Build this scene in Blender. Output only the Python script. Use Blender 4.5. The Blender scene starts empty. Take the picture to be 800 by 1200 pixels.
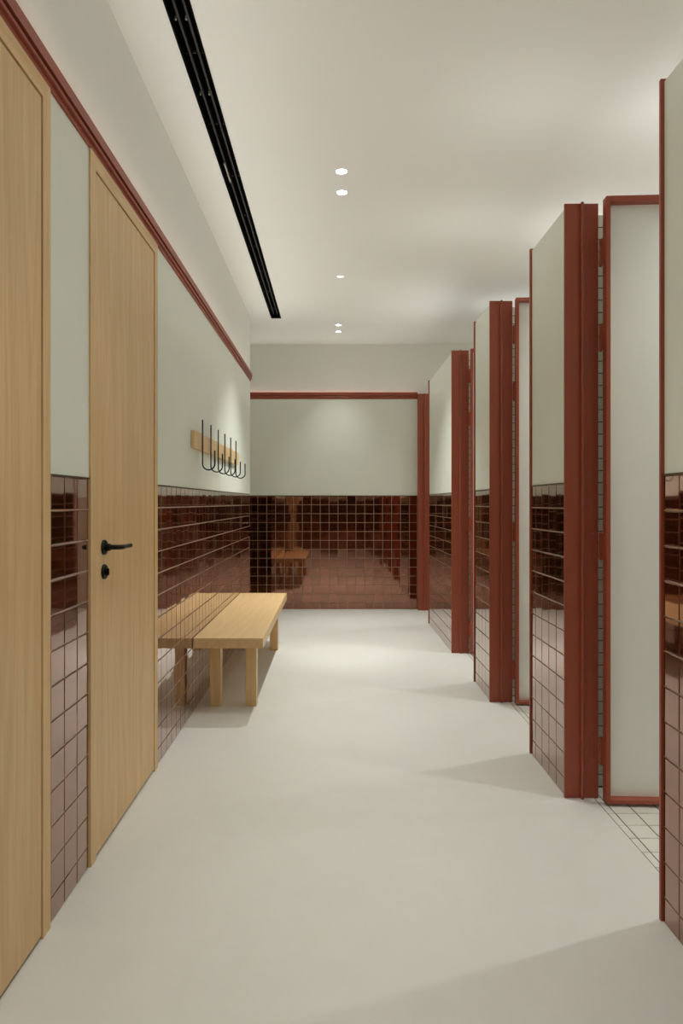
import bpy, math, random
from mathutils import Vector, Matrix

rnd = random.Random(7)
S = bpy.context.scene
COL = S.collection
T = 0.103            # tile module in metres; every length below is in tile modules unless said otherwise
H = 11.94            # camera height (modules)

# ------------------------------------------------------------------ camera
cd = bpy.data.cameras.new('camera')
cam = bpy.data.objects.new('camera', cd)
COL.objects.link(cam)
cam.location = (0, 0, H*T)
cam.rotation_euler = (math.pi/2, 0, 0)
cd.sensor_fit = 'HORIZONTAL'
cd.sensor_width = 36
cd.lens = 36*806/800
cd.shift_x = (400-391.5)/800
cd.shift_y = -(600-589.2)/800
cd.clip_start = 0.02
S.camera = cam

# ------------------------------------------------------------------ world, exposure
w = bpy.data.worlds.new('world'); S.world = w; w.use_nodes = True
w.node_tree.nodes['Background'].inputs[0].default_value = (1.0, 0.96, 0.88, 1)
w.node_tree.nodes['Background'].inputs[1].default_value = 0.0
S.view_settings.view_transform = 'Standard'
S.view_settings.look = 'None'
S.view_settings.gamma = 1
S.view_settings.use_curve_mapping = False
S.view_settings.exposure = 0.08
cy = S.cycles
cy.max_bounces = 14; cy.diffuse_bounces = 9; cy.glossy_bounces = 6
cy.sample_clamp_indirect = 4
cy.blur_glossy = 0.25
cy.use_denoising = True

SPOT_W = 64.00        # watts of one downlight
STALL_W = 100.00       # watts of one downlight over a cubicle
COVE_L = 1.70         # watts per metre: added fill strip on the rail
COVE_R = 1.15         # watts per metre: added fill strips on the partition tops
COVE_D = 2.20         # watts per metre: added fill strips on the cubicle divider tops
SPOT_C = (0.965, 0.99, 0.955)
LAMP_E = 30.0

# ------------------------------------------------------------------ materials
def lin(c):
    return tuple((x/12.92 if x <= .04045 else ((x+.055)/1.055)**2.4) for x in (v/255 for v in c)) + (1,)

def new_mat(name):
    m = bpy.data.materials.new(name); m.use_nodes = True
    nt = m.node_tree
    return m, nt, nt.nodes['Principled BSDF']

def node(nt, typ, **kw):
    n = nt.nodes.new(typ)
    for k, v in kw.items():
        if k.startswith('i_'):
            key = k[2:]
            n.inputs[int(key) if key.isdigit() else key.replace('_', ' ')].default_value = v
        else:
            setattr(n, k, v)
    return n

def ramp(nt, stops):
    r = nt.nodes.new('ShaderNodeValToRGB')
    e = r.color_ramp.elements
    while len(e) < len(stops): e.new(.5)
    for el, (p, c) in zip(e, stops):
        el.position = p; el.color = c
    return r

def plain(name, rgb, rough=.5, metallic=0, var=.03, scale=3, bump=0.0, bscale=60, coat=0, spec=.5):
    m, nt, b = new_mat(name)
    c = lin(rgb)
    tc = node(nt, 'ShaderNodeTexCoord')
    nz = node(nt, 'ShaderNodeTexNoise', i_Scale=scale, i_Detail=4)
    nt.links.new(tc.outputs['Object'], nz.inputs['Vector'])
    lo = tuple(max(0, v*(1-var)) for v in c[:3]) + (1,); hi = tuple(min(1, v*(1+var)) for v in c[:3]) + (1,)
    r = ramp(nt, [(.3, lo), (.7, hi)])
    nt.links.new(nz.outputs['Fac'], r.inputs[0])
    nt.links.new(r.outputs[0], b.inputs['Base Color'])
    b.inputs['Roughness'].default_value = rough
    b.inputs['Metallic'].default_value = metallic
    b.inputs['Coat Weight'].default_value = coat
    b.inputs['Specular IOR Level'].default_value = spec
    if bump:
        n2 = node(nt, 'ShaderNodeTexNoise', i_Scale=bscale, i_Detail=3)
        nt.links.new(tc.outputs['Object'], n2.inputs['Vector'])
        bp = node(nt, 'ShaderNodeBump', i_Strength=bump, i_Distance=.002)
        nt.links.new(n2.outputs['Fac'], bp.inputs['Height'])
        nt.links.new(bp.outputs[0], b.inputs['Normal'])
    return m

def wood(name, c_lo, c_hi, axis, scale=1.0, rough=.45):
    """oak: long fibres and soft cathedral bands running along the given axis"""
    m, nt, b = new_mat(name)
    tc = node(nt, 'ShaderNodeTexCoord')
    st = [38*scale]*3; st[axis] = 1.1*scale
    mp = node(nt, 'ShaderNodeMapping', i_Scale=st)
    nt.links.new(tc.outputs['Object'], mp.inputs['Vector'])
    fine = node(nt, 'ShaderNodeTexNoise', i_Scale=3.0, i_Detail=6, i_Roughness=.65)
    nt.links.new(mp.outputs[0], fine.inputs['Vector'])
    st2 = [7*scale]*3; st2[axis] = .45*scale
    mp2 = node(nt, 'ShaderNodeMapping', i_Scale=st2)
    nt.links.new(tc.outputs['Object'], mp2.inputs['Vector'])
    band = node(nt, 'ShaderNodeTexNoise', i_Scale=1.3, i_Detail=2, i_Distortion=.6)
    nt.links.new(mp2.outputs[0], band.inputs['Vector'])
    wav = node(nt, 'ShaderNodeMath', operation='MULTIPLY', i_1=34.0)
    nt.links.new(band.outputs['Fac'], wav.inputs[0])
    sn = node(nt, 'ShaderNodeMath', operation='SINE')
    nt.links.new(wav.outputs[0], sn.inputs[0])
    mul = node(nt, 'ShaderNodeMath', operation='MULTIPLY_ADD', i_1=.10, i_2=.0)
    nt.links.new(sn.outputs[0], mul.inputs[0])
    add = node(nt, 'ShaderNodeMath', operation='ADD')
    nt.links.new(mul.outputs[0], add.inputs[0]); nt.links.new(fine.outputs['Fac'], add.inputs[1])
    r = ramp(nt, [(.30, lin(c_lo)), (.72, lin(c_hi))])
    nt.links.new(add.outputs[0], r.inputs[0])
    nt.links.new(r.outputs[0], b.inputs['Base Color'])
    b.inputs['Roughness'].default_value = rough
    bp = node(nt, 'ShaderNodeBump', i_Strength=.06, i_Distance=.001)
    nt.links.new(fine.outputs['Fac'], bp.inputs['Height'])
    nt.links.new(bp.outputs[0], b.inputs['Normal'])
    return m

def glaze(name):
    """oxblood lustre glaze: coppery reflection under a clear coat, each tile a little different"""
    m, nt, b = new_mat(name)
    oi = node(nt, 'ShaderNodeObjectInfo')
    tc = node(nt, 'ShaderNodeTexCoord')
    r = ramp(nt, [(0, lin((130, 73, 40))), (.5, lin((134, 76, 42))), (1, lin((139, 79, 43)))])
    nt.links.new(oi.outputs['Random'], r.inputs[0])
    nt.links.new(r.outputs[0], b.inputs['Base Color'])
    b.inputs['Metallic'].default_value = .93
    b.inputs['Roughness'].default_value = .045
    b.inputs['Coat Weight'].default_value = 1
    b.inputs['Coat Roughness'].default_value = .03
    b.inputs['Coat IOR'].default_value = 1.8
    nz = node(nt, 'ShaderNodeTexNoise', i_Scale=26, i_Detail=1)
    nt.links.new(tc.outputs['Object'], nz.inputs['Vector'])
    bp = node(nt, 'ShaderNodeBump', i_Strength=.05, i_Distance=.001)
    nt.links.new(nz.outputs['Fac'], bp.inputs['Height'])
    nt.links.new(bp.outputs[0], b.inputs['Normal']); nt.links.new(bp.outputs[0], b.inputs['Coat Normal'])
    return m

def concrete(name):
    m, nt, b = new_mat(name)
    tc = node(nt, 'ShaderNodeTexCoord')
    n1 = node(nt, 'ShaderNodeTexNoise', i_Scale=.9, i_Detail=7, i_Roughness=.6, i_Distortion=.8)
    n2 = node(nt, 'ShaderNodeTexNoise', i_Scale=9, i_Detail=5, i_Distortion=1.2)
    nt.links.new(tc.outputs['Object'], n1.inputs['Vector']); nt.links.new(tc.outputs['Object'], n2.inputs['Vector'])
    mx = node(nt, 'ShaderNodeMath', operation='MULTIPLY_ADD', i_1=.35)
    nt.links.new(n2.outputs['Fac'], mx.inputs[0]); nt.links.new(n1.outputs['Fac'], mx.inputs[2])
    r = ramp(nt, [(.45, lin((209, 208, 201))), (.95, lin((219, 218, 212)))])
    nt.links.new(mx.outputs[0], r.inputs[0]); nt.links.new(r.outputs[0], b.inputs['Base Color'])
    rr = node(nt, 'ShaderNodeMapRange', i_3=.38, i_4=.52)
    nt.links.new(n2.outputs['Fac'], rr.inputs[0]); nt.links.new(rr.outputs[0], b.inputs['Roughness'])
    bp = node(nt, 'ShaderNodeBump', i_Strength=.03, i_Distance=.003)
    nt.links.new(n2.outputs['Fac'], bp.inputs['Height']); nt.links.new(bp.outputs[0], b.inputs['Normal'])
    return m

def emit(name, rgb, strength):
    m, nt, b = new_mat(name)
    b.inputs['Base Color'].default_value = (0.8, .8, .8, 1)
    b.inputs['Emission Color'].default_value = rgb + (1,)
    b.inputs['Emission Strength'].default_value = strength
    return m

M = dict(
    paint=plain('grey_green_plaster', (229, 233, 222), .55, var=.015, scale=1.5, bump=.05, bscale=90),
    white=plain('warm_white_plaster', (231, 229, 224), .7, var=.012, scale=1.2),
    grout=plain('beige_grout', (204, 181, 163), .8, var=.06, scale=12),
    glaze=glaze('oxblood_glaze'),
    edging=plain('bronze_edging', (96, 80, 56), .4, metallic=.6),
    red=plain('oxide_red_lacquer', (152, 73, 50), .42, var=.04, scale=4, bump=.04, bscale=160),
    oak=wood('door_oak', (211, 176, 126), (227, 194, 145), 2),
    oak_h=wood('head_rail_oak', (207, 170, 120), (226, 193, 144), 1),
    bench=wood('bench_oak', (216, 182, 130), (229, 197, 146), 1, scale=.8, rough=.4),
    bench_leg=wood('bench_leg_oak', (212, 177, 124), (226, 193, 142), 2, scale=.9, rough=.4),
    black=plain('black_metal', (14, 14, 15), .35, metallic=.5),
    slot=plain('slot_black', (5, 5, 5), .9, spec=.1),
    rail=plain('slot_rail_grey', (38, 36, 31), .7),
    clip=plain('slot_clip_grey', (150, 146, 134), .5),
    steel=plain('blue_black_steel', (30, 42, 54), .35, metallic=.7),
    concrete=concrete('microcement'),
    wtile=plain('white_glaze', (222, 220, 212), .12, var=.02, scale=6, bump=.03, bscale=20),
    dgrout=plain('dark_grout', (34, 34, 33), .8),
    panel=plain('off_white_laminate', (236, 239, 234), .35, var=.01),
    dark=plain('shadow_gap', (30, 22, 14), .8),
    can=plain('can_white', (200, 198, 190), .4),
    lamp=emit('lamp_lens', (1, .96, .88), LAMP_E),
    led=emit('led_strip', (1, .94, .82), .3),  # glowing face of the fill strips added to lift the ceiling
    lamp_dim=emit('lamp_lens_tilted', (1, .97, .92), 3.0),
)

# ------------------------------------------------------------------ mesh helpers
def base(o):
    """world position (metres) of a parent chain made of pure translations"""
    p = Vector((0, 0, 0))
    while o is not None:
        p += o.location; o = o.parent
    return p

class MB:
    def __init__(self): self.v, self.f, self.mi, self.sm = [], [], [], []
    def add(self, vs, fs, mi=0, smooth=False):
        n = len(self.v); self.v += [tuple(x) for x in vs]
        for f in fs: self.f.append([n+i for i in f]); self.mi.append(mi); self.sm.append(smooth)
    def box(self, x0, x1, y0, y1, z0, z1, mi=0, bev=0.0):
        x0, x1 = sorted((x0, x1)); y0, y1 = sorted((y0, y1)); z0, z1 = sorted((z0, z1))
        if bev <= 0:
            vs = [(x, y, z) for x in (x0, x1) for y in (y0, y1) for z in (z0, z1)]
            self.add(vs, [(0, 1, 3, 2), (4, 6, 7, 5), (0, 4, 5, 1), (2, 3, 7, 6), (0, 2, 6, 4), (1, 5, 7, 3)], mi)
            return
        b = min(bev, (x1-x0)*.45, (y1-y0)*.45, (z1-z0)*.45)
        vs, idx = [], {}
        for i, x in enumerate((x0, x1)):
            for j, y in enumerate((y0, y1)):
                for k, z in enumerate((z0, z1)):
                    sx, sy, sz = (1, -1)[i], (1, -1)[j], (1, -1)[k]
                    for a, p in enumerate(((x, y+sy*b, z+sz*b), (x+sx*b, y, z+sz*b), (x+sx*b, y+sy*b, z))):
                        idx[i, j, k, a] = len(vs); vs.append(p)
        I = idx; fs = []
        for i in (0, 1):
            fs.append([I[i, 0, 0, 0], I[i, 0, 1, 0], I[i, 1, 1, 0], I[i, 1, 0, 0]][::(1 if i == 0 else -1)])
            fs.append([I[0, i, 0, 1], I[1, i, 0, 1], I[1, i, 1, 1], I[0, i, 1, 1]][::(1 if i == 0 else -1)])
            fs.append([I[0, 0, i, 2], I[0, 1, i, 2], I[1, 1, i, 2], I[1, 0, i, 2]][::(1 if i == 0 else -1)])
        for a in (0, 1):
            for c in (0, 1):
                s = 1 if (a ^ c) else -1
                fs.append([I[a, c, 0, 0], I[a, c, 1, 0], I[a, c, 1, 1], I[a, c, 0, 1]][::s])
                fs.append([I[a, 0, c, 2], I[a, 1, c, 2], I[a, 1, c, 0], I[a, 0, c, 0]][::s])
                fs.append([I[0, a, c, 1], I[1, a, c, 1], I[1, a, c, 2], I[0, a, c, 2]][::s])
        for i in (0, 1):
            for j in (0, 1):
                for k in (0, 1):
                    s = 1 if (i+j+k) % 2 else -1
                    fs.append([I[i, j, k, 0], I[i, j, k, 1], I[i, j, k, 2]][::s])
        self.add(vs, fs, mi)
    def tube(self, pts, r, n=12, mi=0, cap=True):
        pts = [Vector(p) for p in pts]; rings = []
        up = None
        for i, p in enumerate(pts):
            d = (pts[min(i+1, len(pts)-1)] - pts[max(i-1, 0)]).normalized()
            if up is None:
                up = d.orthogonal().normalized()
            up = (up - d*up.dot(d)).normalized()
            sd = d.cross(up)
            rr = r[i] if isinstance(r, (list, tuple)) else r
            rings.append([p + (up*math.cos(2*math.pi*k/n) + sd*math.sin(2*math.pi*k/n))*rr for k in range(n)])
        vs = [v for rg in rings for v in rg]
        fs = [(i*n+k, i*n+(k+1) % n, (i+1)*n+(k+1) % n, (i+1)*n+k) for i in range(len(pts)-1) for k in range(n)]
        self.add(vs, fs, mi, True)
        if cap:
            self.add(rings[0], [list(range(n))[::-1]], mi); self.add(rings[-1], [list(range(n))], mi)
    def extrude(self, prof, a0, a1, place, mi=0):
        """closed 2-D profile swept from a0 to a1; place(u, v, a) gives the point"""
        n = len(prof)
        vs = [place(u, v, a0) for u, v in prof] + [place(u, v, a1) for u, v in prof]
        self.add(vs, [(i, (i+1) % n, n+(i+1) % n, n+i) for i in range(n)] + [list(range(n))[::-1], list(range(n, 2*n))], mi)
    def build(self, name, mats, parent=None):
        if not isinstance(mats, (list, tuple)): mats = [mats]
        off = base(parent)
        me = bpy.data.meshes.new(name)
        me.from_pydata([(x*T-off.x, y*T-off.y, z*T-off.z) for x, y, z in self.v], [], self.f)
        for m in mats: me.materials.append(m)
        me.polygons.foreach_set('material_index', self.mi)
        me.polygons.foreach_set('use_smooth', self.sm)
        import bmesh
        bm = bmesh.new(); bm.from_mesh(me); bmesh.ops.recalc_face_normals(bm, faces=bm.faces); bm.to_mesh(me); bm.free()
        o = bpy.data.objects.new(name, me); COL.objects.link(o)
        if parent: o.parent = parent
        return o

def tag(o, label=None, cat=None, group=None, kind=None):
    if label: o['label'] = label
    if cat: o['category'] = cat
    if group: o['group'] = group
    if kind: o['kind'] = kind
    return o

def empty(name, x, y, z, label, cat, group=None, kind=None):
    o = bpy.data.objects.new(name, None); COL.objects.link(o)
    o.location = (x*T, y*T, z*T); o.empty_display_size = .1
    return tag(o, label, cat, group, kind)

def one_box(name, mat, parent, *r, bev=0.0):
    m = MB(); m.box(*r, bev=bev); return m.build(name, mat, parent)

# ------------------------------------------------------------------ tiles
TILE_MESH = {}
JOINT = .036
def tile_shape(w, h, d=.03, bev=.022):
    """pillow-edged tile: local x = width, y = out of the wall, z = height, centred; back at y = 0"""
    a, b = w/2, h/2
    vs = []
    for ins, y in ((0, 0), (0, d*.55), (bev*.45, d*.9), (bev, d)):
        vs += [(-a+ins, y, -b+ins), (a-ins, y, -b+ins), (a-ins, y, b-ins), (-a+ins, y, b-ins)]
    fs = []
    for L in range(3):
        for k in range(4):
            fs.append((L*4+k, L*4+4+k, L*4+4+(k+1) % 4, L*4+(k+1) % 4))
    fs.append((12, 15, 14, 13))
    return vs, fs

def tile_mesh(w, h, mat, name='tile'):
    key = (round(w, 3), round(h, 3), mat.name)
    if key not in TILE_MESH:
        vs, fs = tile_shape(w, h)
        me = bpy.data.meshes.new(name)
        me.from_pydata([(x*T, y*T, z*T) for x, y, z in vs], [], fs)
        me.materials.append(mat); TILE_MESH[key] = me
    return TILE_MESH[key]

def frame_rot(right, out):
    r, o = Vector(right), Vector(out); u = r.cross(o)
    m = Matrix((r, o, u)).transposed()
    return m if m.determinant() > 0 else m

def put_tiles(parent, cells, mat, right, out, single=True, tilt=.0032):
    """cells: list of (centre x, y, z, w, h). 'right' x 'out' must give up (or the tile's second axis)."""
    R = frame_rot(right, out)
    off = base(parent)
    if single:
        for (x, y, z, w_, h_) in cells:
            o = bpy.data.objects.new('tile', tile_mesh(w_-JOINT, h_-JOINT, mat)); COL.objects.link(o)
            tl = Matrix.Rotation(rnd.gauss(0, tilt), 3, 'X') @ Matrix.Rotation(rnd.gauss(0, tilt), 3, 'Z')
            o.matrix_local = Matrix.Translation(Vector((x*T, y*T, z*T))-off) @ (R @ tl).to_4x4()
            o.parent = parent
    elif cells:
        m = MB()
        for (x, y, z, w_, h_) in cells:
            vs, fs = tile_shape(w_-JOINT, h_-JOINT)
            tl = R @ Matrix.Rotation(rnd.gauss(0, tilt), 3, 'X') @ Matrix.Rotation(rnd.gauss(0, tilt), 3, 'Z')
            c = Vector((x, y, z))
            m.add([c + tl @ Vector(v) for v in vs], fs)
        tag(m.build('tile_field', mat, parent), kind='stuff')

def spans(lo, hi, first):
    """cuts lo..hi at first, first+1, ... returns (start, end) pieces at least .06 wide"""
    e = [lo]
    g = first
    while g > lo + 1: g -= 1
    while g < hi - .05:
        if g > lo + .05: e.append(g)
        g += 1
    e.append(hi)
    return list(zip(e[:-1], e[1:]))

TOP = 12.72          # top of the dado tiling
ROWS = [(TOP-k-1, TOP-k) for k in range(12)] + [(0.02, TOP-12)]

def dado(parent, axis, at, out, lo, hi, first, single=True, rows=ROWS, mat=None, keep=None):
    """tile cells on a wall plane. axis 'y': wall runs along y at x=at; axis 'x': runs along x at y=at"""
    cells_a, cells_b = [], []
    for (a, b) in spans(lo, hi, first):
        for (c, d) in rows:
            m_ = (a+b)/2
            p = (at, m_, (c+d)/2) if axis == 'y' else (m_, at, (c+d)/2)
            (cells_a if (keep is None or keep(m_)) else cells_b).append(p + (b-a, d-c))
    o = Vector(out); up = Vector((0, 0, 1)); right = o.cross(up)
    mat = mat or M['glaze']
    put_tiles(parent, cells_a, mat, right, out, single)
    put_tiles(parent, cells_b, mat, right, out, False)

# ------------------------------------------------------------------ setting: left wall
PH = 23.95; JH = 24.04     # tops of the partitions and of their jambs
XL = -8.03; CEIL = 29.7; ZB = -14.0; ZF = 77.1; ZC = 65.7
HEAD = 23.56         # underside of the red rail / top of the door casings
m = MB()
for a, b in ((ZB, 10.6), (19.32, 22.51), (31.04, ZC)):
    m.box(-9.6, XL-.03, a, b, 0, TOP, 0)
    m.box(-9.6, XL, a, b, TOP, HEAD, 1)
m.box(-9.6, XL, ZB, ZC, HEAD, CEIL, 2)
m.box(-18, -9.6, ZC-1.2, ZC, 0, HEAD, 1)
m.box(-18, -9.6, ZC-1.2, ZC, HEAD, CEIL, 2)
m.box(-9.6, -9.3, 10.6, 19.32, 0, HEAD, 1); m.box(-9.6, -9.3, 22.51, 31.04, 0, HEAD, 1)
wall_left = tag(m.build('wall_left', [M['grout'], M['paint'], M['white']]),
                'left wall of pale green plaster over dark red square tiles with two oak doors', 'wall', kind='structure')
dado(wall_left, 'y', XL-.03, (1, 0, 0), 19.32, 22.51, 19.49)
dado(wall_left, 'y', XL-.03, (1, 0, 0), 31.04, ZC-.02, 31.96, keep=lambda y: y < 49.9)
dado(wall_left, 'y', XL-.03, (1, 0, 0), ZB, 10.6, 9.6, single=False)
dado(wall_left, 'x', ZC, (0, 1, 0), -18, XL-.03, -8.6, single=False)
for a, b in ((19.32, 22.51), (31.04, ZC)):
    one_box('tile_edging', M['edging'], wall_left, XL-.03, XL+.03, a, b, TOP, TOP+.045)

# moulded red rail
def rail_profile():   # u = out of the wall, v = height above HEAD
    return [(0, 0), (.07, 0), (.07, .17), (.17, .17), (.19, .22), (.17, .28), (.06, .28), (.06, .38), (.21, .38), (.21, .72), (.19, .74), (.17, .72), (.17, .66), (0, .66)]  # top trough and lip shaped to shield the added fill strip
m = MB()
m.extrude(rail_profile(), ZB, ZC+.05, lambda u, v, a: (XL+u, a, HEAD+v))
tag(m.build('trim_1', M['red']), 'moulded oxide red rail running along the left wall above the doors', 'trim', kind='structure')
m = MB()
m.extrude(rail_profile(), -18, 9.3, lambda u, v, a: (a, ZF-u, HEAD+v))
tag(m.build('trim_2', M['red']), 'moulded oxide red rail across the far end wall', 'trim', kind='structure')

# ------------------------------------------------------------------ setting: far wall, right wall, rear wall
m = MB()
m.box(-18, 23, ZF+.03, ZF+1.2, 0, TOP, 0); m.box(-18, 23, ZF, ZF+1.2, TOP, HEAD, 1); m.box(-18, 23, ZF, ZF+1.2, HEAD, CEIL, 2)
wall_far = tag(m.build('wall_far', [M['grout'], M['paint'], M['white']]),
               'far end wall with pale green plaster above dark red square tiles', 'wall', kind='structure')
dado(wall_far, 'x', ZF+.03, (0, -1, 0), -18, 9.3, -8.57, keep=lambda x: x > -9.5)
one_box('tile_edging', M['edging'], wall_far, -18, 9.3, ZF-.03, ZF+.03, TOP, TOP+.045)
m = MB(); m.box(22, 23, ZB, ZF, 0, CEIL, 0)
tag(m.build('wall_right', M['white']), 'white back wall behind the row of cubicles', 'wall', kind='structure')
m = MB(); m.box(-18, 23, ZB-1.2, ZB-.03, 0, TOP, 0); m.box(-18, 23, ZB-1.2, ZB, TOP, HEAD, 1); m.box(-18, 23, ZB-1.2, ZB, HEAD, CEIL, 2)
wall_rear = tag(m.build('wall_rear', [M['grout'], M['paint'], M['white']]),
                'rear wall behind the camera, plaster above dark red tiles', 'wall', kind='structure')
dado(wall_rear, 'x', ZB-.03, (0, 1, 0), XL, 9.3, -7.6, single=False)
m = MB(); m.box(-19.2, -18, ZC-1.2, ZF+1.2, 0, HEAD, 0); m.box(-19.2, -18, ZC-1.2, ZF+1.2, HEAD, CEIL, 1)
tag(m.build('wall_alcove', [M['paint'], M['white']]), 'side wall of the recess around the left corner', 'wall', kind='structure')

# ------------------------------------------------------------------ setting: floor
XS = 10.52           # edge between microcement and the cubicles' tiled floor
m = MB()
m.box(-18, XS-.03, ZB, ZF+.03, -1, 0, 0)
m.box(XS-.03, 22, ZB, ZF+.03, -1, -.035, 1)
floor = tag(m.build('floor', [M['concrete'], M['dgrout']]), 'pale grey seamless microcement floor with white tiles inside the cubicles', 'floor', kind='structure')

def floor_tiles(z0, z1, first, single):
    xs = [XS, 10.82, 11.63, 12.65, 13.65, 14.65, 15.65, 16.65, 17.65, 18.65, 19.65, 20.65, 21.65, 21.98]
    cells = [((a+b)/2, (c+d)/2, -.045, b-a, d-c) for a, b in zip(xs[:-1], xs[1:]) for c, d in fspans(z0, z1, first)]
    put_tiles(floor, cells, M['wtile'], (1, 0, 0), (0, 0, 1), single, .0006)
def fspans(lo, hi, first, step=.98):
    e = [lo]; g = first
    while g - step > lo: g -= step
    while g < hi - .05:
        if g > lo + .05: e.append(g)
        g += step
    return list(zip(e, e[1:] + [hi]))
floor_tiles(18.6, 28.9, 26.49, True)
floor_tiles(31.8, 42.55, 40.3, False)
floor_tiles(44.9, 55.9, 53.7, False)
floor_tiles(66.9, ZF, 70, False)

# ------------------------------------------------------------------ setting: ceiling with slot and lamp holes
# x, y, tilted lamp?, gain, aim along y at floor level (0 = straight down), cone
LIGHTS = [(.45, 6.0, 0, .85, 0, 105), (.45, 8.5, 0, .85, 0, 105), (.43, 22.0, 0, .8, -4, 100), (.39, 36.9, 0, .8, -7.5, 62), (.44, 39.4, 0, .8, -6.5, 62),
          (.47, 54.1, 1, 4.8, 0, 98), (.42, 68.8, 0, 1.4, -4, 66), (.42, 71.5, 0, .6, 8, 64)]
STALL = [(18.5, y, 0, g, 0, c) for y, g, c in ((23.3, 1, 105), (28.25, .7, 60), (36.7, 1, 105), (41.9, .7, 60), (50.5, 1, 105), (55.3, .7, 60), (72, 1, 105))]  # narrow-cone lamps behind the doors are added to brighten the gaps there
R_HOLE = .32
SX0, SX1, SZ1 = -6.06, -5.10, 66.2
m = MB()
def quad(x0, x1, y0, y1):
    if x1 > x0 and y1 > y0: m.add([(x0, y0, CEIL), (x1, y0, CEIL), (x1, y1, CEIL), (x0, y1, CEIL)], [(0, 1, 2, 3)])
def holed(cx, cy_, x0, x1, y0, y1, n=32):
    inner, outer = [], []
    for k in range(n):
        a = 2*math.pi*(k+.5)/n; c, s = math.cos(a), math.sin(a)
        inner.append((cx+R_HOLE*c, cy_+R_HOLE*s, CEIL))
        tx = ((x1-cx)/c if c > 0 else (x0-cx)/c); ty = ((y1-cy_)/s if s > 0 else (y0-cy_)/s)
        t = min(tx, ty); outer.append([cx+t*c, cy_+t*s, CEIL])
    # snap the outer vertices nearest to each corner onto it
    for X, Y in ((x0, y0), (x1, y0), (x1, y1), (x0, y1)):
        i = min(range(n), key=lambda q: (outer[q][0]-X)**2+(outer[q][1]-Y)**2)
        outer[i] = [X, Y, CEIL]
    m.add(inner+outer, [(k, (k+1) % n, n+(k+1) % n, n+k) for k in range(n)])
def strip(x0, x1, lamps):
    y = ZB
    for cx, cy_, *_ in lamps:
        quad(x0, x1, y, cy_-.9); holed(cx, cy_, x0, x1, cy_-.9, cy_+.9); y = cy_+.9
    quad(x0, x1, y, ZF)
quad(-18, SX0, ZB, ZF); quad(SX0, SX1, SZ1, ZF); quad(SX1, -.5, ZB, ZF)
strip(-.5, 1.4, LIGHTS)
quad(1.4, 17.5, ZB, ZF); strip(17.5, 19.5, STALL); quad(19.5, 22, ZB, ZF)
ceiling = tag(m.build('ceiling', M['white']), 'flat warm white ceiling with a black slot and small recessed lights', 'ceiling', kind='structure')
ceiling.data.flip_normals()

# ------------------------------------------------------------------ downlights
def downlight(x, y, dim, label, group, watt, aim=0, cone=105):
    e = empty('ceiling_downlight', x, y, CEIL, label, 'downlight', group)
    m = MB(); n = 32
    ring = lambda r, z: [(x+r*math.cos(2*math.pi*k/n), y+r*math.sin(2*math.pi*k/n), z) for k in range(n)]
    rs = [ring(R_HOLE+.03, CEIL+.01), ring(R_HOLE-.01, CEIL-.015), ring(R_HOLE-.03, CEIL+.01), ring(R_HOLE-.05, CEIL+.35), ring(.001, CEIL+.36)]
    vs = [v for r_ in rs for v in r_]
    m.add(vs, [(i*n+k, i*n+(k+1) % n, (i+1)*n+(k+1) % n, (i+1)*n+k) for i in range(4) for k in range(n)], 0, True)
    m.build('housing', M['can'], e)
    m = MB()
    m.tube([(x, y, CEIL+.12), (x, y, CEIL+.06)], .265, 32)
    m.build('lens', M['lamp_dim'] if dim else M['lamp'], e)
    ld = bpy.data.lights.new('downlight_beam', 'SPOT')
    ld.energy = watt; ld.color = SPOT_C; ld.spot_size = math.radians(cone); ld.spot_blend = 1.0; ld.shadow_soft_size = .022
    lo = bpy.data.objects.new('downlight_beam', ld); COL.objects.link(lo)
    lo.parent = e; lo.location = (0, 0, .04*T); lo.rotation_euler[0] = math.atan2(aim, CEIL)
G = 'small recessed ceiling downlights'
names = ['recessed downlight of the pair over the corridor behind the camera, nearer the rear wall',
         'recessed downlight of the pair over the corridor behind the camera, farther from the rear wall',
         'single recessed downlight overhead above the first oak door, out of the frame',
         'nearest lit round downlight in the ceiling, upper one of the large pair',
         'lit round downlight just below the nearest one, lower of the large pair',
         'dim single round downlight midway along the ceiling between two pairs',
         'small lit downlight, upper one of the far pair near the end wall',
         'lowest and farthest small lit downlight, next to the end wall']
for (x, y, d, g, aim, cone), lb in zip(LIGHTS, names): downlight(x, y, d, lb, G, SPOT_W*g, aim, cone)
for (x, y, d, g, aim, cone), lb in zip(STALL, ('in the middle of the nearest cubicle', 'behind the nearest cubicle door', 'in the middle of the second cubicle', 'behind the second cubicle door',
                                              'in the middle of the third cubicle', 'behind the third cubicle door', 'in the middle of the farthest cubicle')):
    downlight(x, y, d, 'recessed ceiling downlight %s, hidden by the partitions' % lb, 'cubicle downlights', STALL_W*g, aim, cone)

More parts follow.
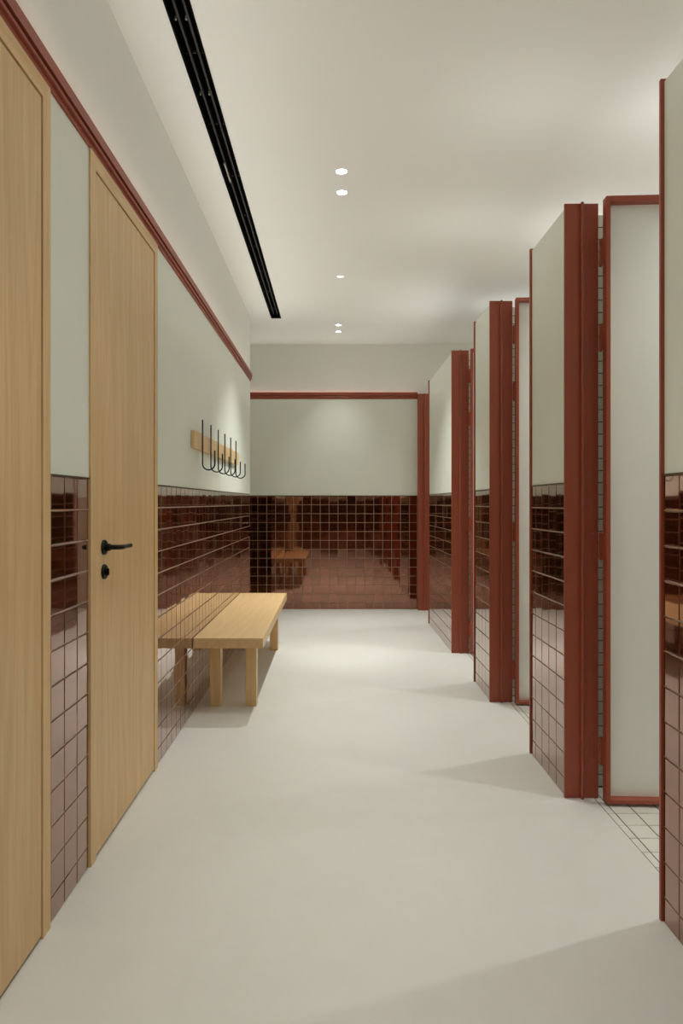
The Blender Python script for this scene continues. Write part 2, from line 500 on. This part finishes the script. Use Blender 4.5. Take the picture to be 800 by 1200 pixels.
# ------------------------------------------------------------------ unseen fill strips added on rails and partition tops to brighten the ceiling
def cove(a, b, h, d, label, watt):
    """strip from a to b (x, y) at height h, throwing light along d"""
    a, b, d = Vector(a + (h,)), Vector(b + (h,)), Vector(d).normalized()
    c = (a+b)/2; ax = (b-a).normalized(); L = (b-a).length
    e = empty('cove_light', c.x, c.y, h, label, 'cove light', 'concealed cove strips')
    n = Vector((ax.y, -ax.x, 0))
    for nm, mat, hw, z0, z1 in (('profile', M['can'], .07, 0, .05), ('led_strip', M['led'], .03, .05, .06)):
        m = MB(); vs = [p + n*s_*hw + Vector((0, 0, z)) for p in (a, b) for s_ in (-1, 1) for z in (z0, z1)]
        m.add(vs, [(0, 1, 3, 2), (4, 6, 7, 5), (0, 4, 5, 1), (2, 3, 7, 6), (0, 2, 6, 4), (1, 5, 7, 3)])
        m.build(nm, mat, e)
    ld = bpy.data.lights.new('cove_glow', 'AREA'); ld.shape = 'RECTANGLE'
    ld.size = L*T; ld.size_y = .006; ld.spread = math.radians(158); ld.color = SPOT_C
    ld.energy = watt*L*T
    lo = bpy.data.objects.new('cove_glow', ld); COL.objects.link(lo); lo.parent = e; lo.location = (0, 0, .09*T)
    zv = -d
    lo.rotation_euler = Matrix((ax, zv.cross(ax), zv)).transposed().to_euler()
cove((XL+.10, ZB), (XL+.10, ZC-.2), HEAD+.66, (.9, 0, .44), 'slim cove strip hidden on top of the red rail along the left wall', COVE_L)
for (a, b, g), lb in zip(((ZB+.4, 18.4, 1), (28.9, 31.8, 2.2), (42.3, 44.9, 2.2), (55.9, 66.8, 1.2)), ('nearest', 'second', 'third', 'farthest')):
    cove((9.9, a), (9.9, b), PH, (-.85, 0, .52), 'slim cove strip hidden on top of the %s tiled partition' % lb, COVE_R*g)
cove((-17.8, ZF-.10), (9.0, ZF-.10), HEAD+.66, (0, -.9, .44), 'slim cove strip hidden on top of the red rail of the far end wall', COVE_L*.6)
for y, lb in zip((16.8, 30.4, 43.75, 61.4), ('nearest', 'second', 'third', 'farthest')):
    cove((13, y), (21, y), JH, (0, 0, 1), 'slim cove strip hidden on top of the divider behind the %s tiled partition' % lb, COVE_D)

# ------------------------------------------------------------------ slot diffuser
sd = empty('ceiling_slot_diffuser', (SX0+SX1)/2, 26, CEIL, 'long narrow black linear slot recessed in the ceiling beside the left wall', 'air diffuser')
m = MB(); w_ = .06
m.box(SX0, SX0+w_, ZB, SZ1, CEIL-.02, CEIL+1.2); m.box(SX1-w_, SX1, ZB, SZ1, CEIL-.02, CEIL+1.2)
m.box(SX0, SX1, ZB, SZ1, CEIL+1.1, CEIL+1.2); m.box(SX0, SX1, SZ1-w_*2, SZ1, CEIL-.02, CEIL+1.2)
m.build('housing', M['slot'], sd)
for x in (-5.78, -5.42):
    one_box('rail', M['rail'], sd, x-.045, x+.045, ZB, SZ1-.4, CEIL+.25, CEIL+.45)
for k in range(-8, 5):
    y = 43.2+5.2*k
    for x in (-5.96, -5.6, -5.24): one_box('bridge', M['rail'], sd, x-.06, x+.06, y-.03, y+.03, CEIL+.28, CEIL+.36)
for y in (25.6, 30.3):
    for x in (-5.9, -5.5):
        m = MB(); m.tube([(x, y, CEIL+.36), (x, y, CEIL+.22)], .045, 8); m.build('screw', M['clip'], sd)
tag(one_box('clip', M['clip'], sd, -5.83, -5.75, 36.3, 38.4, CEIL+.12, CEIL+.24), 'pale grey clip on the left rail')

# ------------------------------------------------------------------ oak doors on the left
def oak_door(name, z0, z1, label, handle):
    d = empty(name, XL, (z0+z1)/2, 0, label, 'door', kind='structure')
    j = .5; out = XL+.07
    # casing: two jambs with mitred head
    for a, s in ((z0, 1), (z1, -1)):
        m = MB()
        p = [(a, 0), (a+s*j, 0), (a+s*j, HEAD-j), (a, HEAD)]
        vs = [(x, y, z) for x in (XL-1.2, out) for y, z in p]
        m.add(vs, [(0, 1, 2, 3), (7, 6, 5, 4)] + [(k, (k+1) % 4, 4+(k+1) % 4, 4+k) for k in range(4)])
        m.build('jamb', M['oak'], d)
    m = MB(); p = [(z0, HEAD), (z1, HEAD), (z1-j, HEAD-j), (z0+j, HEAD-j)]
    vs = [(x, y, z) for x in (XL-1.2, out) for y, z in p]
    m.add(vs, [(0, 1, 2, 3), (7, 6, 5, 4)] + [(k, (k+1) % 4, 4+(k+1) % 4, 4+k) for k in range(4)])
    m.build('head_rail', M['oak_h'], d)
    g = .045
    leaf = one_box('leaf', M['oak'], d, XL-.42, out-.03, z0+j+g, z1-j-g, .11, HEAD-j-g, bev=.015)
    one_box('threshold_gap', M['dark'], d, XL-.6, XL-.12, z0+j, z1-j, 0, .05)  # dark strip painting the shade of the gap under the leaf
    if handle:
        y, z, x = z0+j+.82, 10.4, out-.03
        hd = MB(); hd.tube([(x, y, z), (x+.07, y, z), (x+.09, y, z)], [.26, .26, .23], 28)
        h_ = hd.build('door_handle', M['black'], leaf)
        m = MB()
        m.tube([(x+.06, y, z), (x+.24, y, z)], .125, 16)
        m.tube([(x+.22, y, z), (x+.50, y, z), (x+.58, y+.03, z), (x+.62, y+.12, z), (x+.62, y+.3, z)], .085, 14)
        m.box(x+.56, x+.67, y+.2, y+1.18, z-.075, z+.07, bev=.03)
        m.build('lever', M['black'], leaf)
        zz = 9.55
        m = MB(); m.tube([(x, y, zz), (x+.07, y, zz), (x+.09, y, zz)], [.26, .26, .23], 28)
        m.tube([(x+.08, y, zz), (x+.12, y, zz)], .13, 16)
        m.box(x+.12, x+.20, y-.035, y+.035, zz-.12, zz+.12, bev=.02)
        m.build('keyhole_rosette', M['black'], leaf)
    return d
oak_door('door_1', 10.6, 19.32, 'nearest oak door at the left edge of the picture, handle out of view', False)
oak_door('door_2', 22.51, 31.04, 'second oak door on the left wall, with black lever handle and keyhole rosette', True)

# ------------------------------------------------------------------ cubicle partitions (piers along the right)
XR = 9.36

def jamb(parent, z, s, stop=True):
    """red lining on a pier end; s = -1 when the end faces the camera, +1 when it faces away"""
    m = MB()
    m.box(9.31, 10.67, z, z-s*.12, 0, JH, bev=.012)
    m.build('jamb', M['red'], parent)
    if stop:
        mm = MB(); mm.box(9.93, 10.05, z, z+s*.16, 0, JH+.02, bev=.03)
        mm.build('door_stop', M['red'], parent)

def pier(z0, z1, first, label, ends=(True, True), div=None, single=True, keep=None):
    e = empty('cubicle_partition', 10, (z0+z1)/2, 0, label, 'partition', 'tiled partitions between the cubicle doors', 'thing')
    a, b = z0+(.12 if ends[0] else 0), z1-(.12 if ends[1] else 0)
    one_box('tile_backing', M['grout'], e, XR+.045, 10.6, a, b, 0, TOP)
    tag(one_box('plaster_panel', M['paint'], e, XR+.05, 10.6, a, b, TOP, PH), 'pale green plaster upper half')
    one_box('tile_edging', M['edging'], e, XR, XR+.08, a, b, TOP, TOP+.045)
    dado(e, 'y', XR+.045, (-1, 0, 0), a, b, first, single, keep=keep)
    if ends[0]: jamb(e, z0, -1)
    if ends[1]: jamb(e, z1, 1)
    if div:
        d0, d1 = div
        one_box('divider', M['dgrout'], e, 10.67, 21.96, d0, d1, -.03, JH)
        for y, out in ((d0, -1), (d1, 1)):
            if y < ZB+1: continue
            cells = []
            nr = 47; st = JH/nr
            for k in range(nr):
                c, d = JH-(k+1)*st, JH-k*st
                if d-c < .08: continue
                for i in range(11):
                    x0 = 10.67+i*1.0; x1 = min(x0+1.0, 21.94)
                    cells.append(((x0+x1)/2, y, (c+d)/2, x1-x0, d-c))
            o = Vector((0, out, 0))
            put_tiles(e, cells, M['wtile'], o.cross(Vector((0, 0, 1))), o, False, .001)
    return e
pier(ZB+.1, 19.73, 18.7, 'nearest tiled partition at the right edge of the picture', (False, True), (15, 18.6), keep=lambda y: y > 15.6)
p2 = pier(27.8, 32.85, 29.06, 'second tiled partition from the right, beside the widest open cubicle door', div=(28.95, 31.8))
p3 = pier(41.2, 46.0, 41.6, 'third tiled partition from the right, behind the narrow middle cubicle door', div=(42.6, 44.9))
p4 = pier(54.6, 68.15, 55.7, 'farthest and longest tiled partition, nearest the end wall', div=(55.95, 66.9))
e = empty('end_jamb', 10, 76.6, 0, 'red jamb with a stop standing against the far end wall', 'door jamb', None, 'thing')
one_box('jamb', M['red'], e, 9.31, 10.67, 76.3, ZF, 0, JH, bev=.012)
one_box('door_stop', M['red'], e, 9.97, 10.12, 76.1, 76.3, 0, JH+.02, bev=.03)

# ------------------------------------------------------------------ cubicle doors standing open
def cubicle_door(pr, zj, width, label, swing=3.0):
    """zj: front face of the hinge-side jamb; the leaf stands nearly square to the corridor"""
    e = empty('cubicle_door', 10.72, zj-.3, 0, label, 'cubicle door', 'open red framed cubicle doors')
    x0, x1 = 10.72, 10.72+width
    y0, y1 = zj-.75, zj-.33
    f = .17; z0, z1 = .10, JH-.02
    tb = .24
    one_box('stile', M['red'], e, x0, x0+f, y0, y1, z0, z1, bev=.012)
    one_box('stile', M['red'], e, x1-f, x1, y0, y1, z0, z1, bev=.012)
    one_box('top_rail', M['red'], e, x0+f, x1-f, y0, y1, z1-tb, z1, bev=.012)
    one_box('bottom_rail', M['red'], e, x0+f, x1-f, y0, y1, z0, z0+f, bev=.012)
    one_box('panel', M['panel'], e, x0+f, x1-f, y1-.07, y1-.02, z0+f, z1-tb)
    for hz in (21.98, 18.57, 10.19, 1.97):
        m = MB()
        m.box(10.69, 10.72, zj-.7, zj-.2, hz-.53, hz+.53, bev=.008)               # leaf on the door edge
        hb = m.build('hinge', M['red'], e)
        mk = MB()
        for q in range(5):
            mk.tube([(10.70, zj-.14, hz-.53+q*.212), (10.70, zj-.14, hz-.53+q*.212+.195)], .068, 10)
        mk.tube([(10.70, zj-.14, hz-.56), (10.70, zj-.14, hz+.56)], .045, 8)
        mk.build('knuckle', M['red'], hb)
        if pr:
            hl = one_box('hinge_leaf', M['red'], pr, 10.30, 10.66, zj, zj-.035, hz-.53, hz+.53, bev=.01)
        for sx, sz in ((10.42, .36), (10.52, .12), (10.42, -.12), (10.52, -.36)):
            ms = MB(); ms.tube([(sx, zj-.03, hz+sz), (sx, zj-.045, hz+sz)], .035, 8); ms.build('screw', M['red'], hl)
    e.rotation_euler[2] = -math.radians(swing)
    return e
cubicle_door(p2, 27.8, 7.9, 'widest cubicle door, standing open nearest the camera on the right')
cubicle_door(p3, 41.2, 8.0, 'middle cubicle door, a narrow upright sliver between two tiled partitions')
cubicle_door(p4, 54.6, 8.0, 'farthest cubicle door, only a thin red and white sliver visible')

# ------------------------------------------------------------------ bench
b = empty('bench', -6.0, 48.7, 0, 'plain solid oak bench standing against the tiled left wall', 'bench')
one_box('seat', M['bench'], b, -8.0, -4.04, 39.0, 58.6, 3.68, 4.26, bev=.015)
for x in (-7.30, -5.2):
    for y in (40.35, 55.6):
        one_box('leg', M['bench_leg'], b, x, x+.64, y, y+.66, 0, 3.68, bev=.025)

# ------------------------------------------------------------------ coat rack
r = empty('coat_rack', XL, 47.4, 14.8, 'oak coat rail with six dark steel J hooks on the left wall above the bench', 'coat rack')
one_box('board', M['bench'], r, XL+.015, -7.81, 38.5, 56.3, H+3.07, H+4.07, bev=.015)
for k in range(6):
    y = 40.4+2.74*k; x = -7.73; rad = .36
    pts = [(x, y, H+4.87), (x, y, H+2.6)]
    for i in range(0, 13):
        a = math.pi + math.pi*i/12
        pts.append((x+rad+rad*math.cos(a), y, H+1.93+rad+rad*math.sin(a)))
    pts.append((x+2*rad, y, H+3.07))
    m = MB(); m.tube(pts, .042, 10)
    m.build('hook', M['steel'], r)
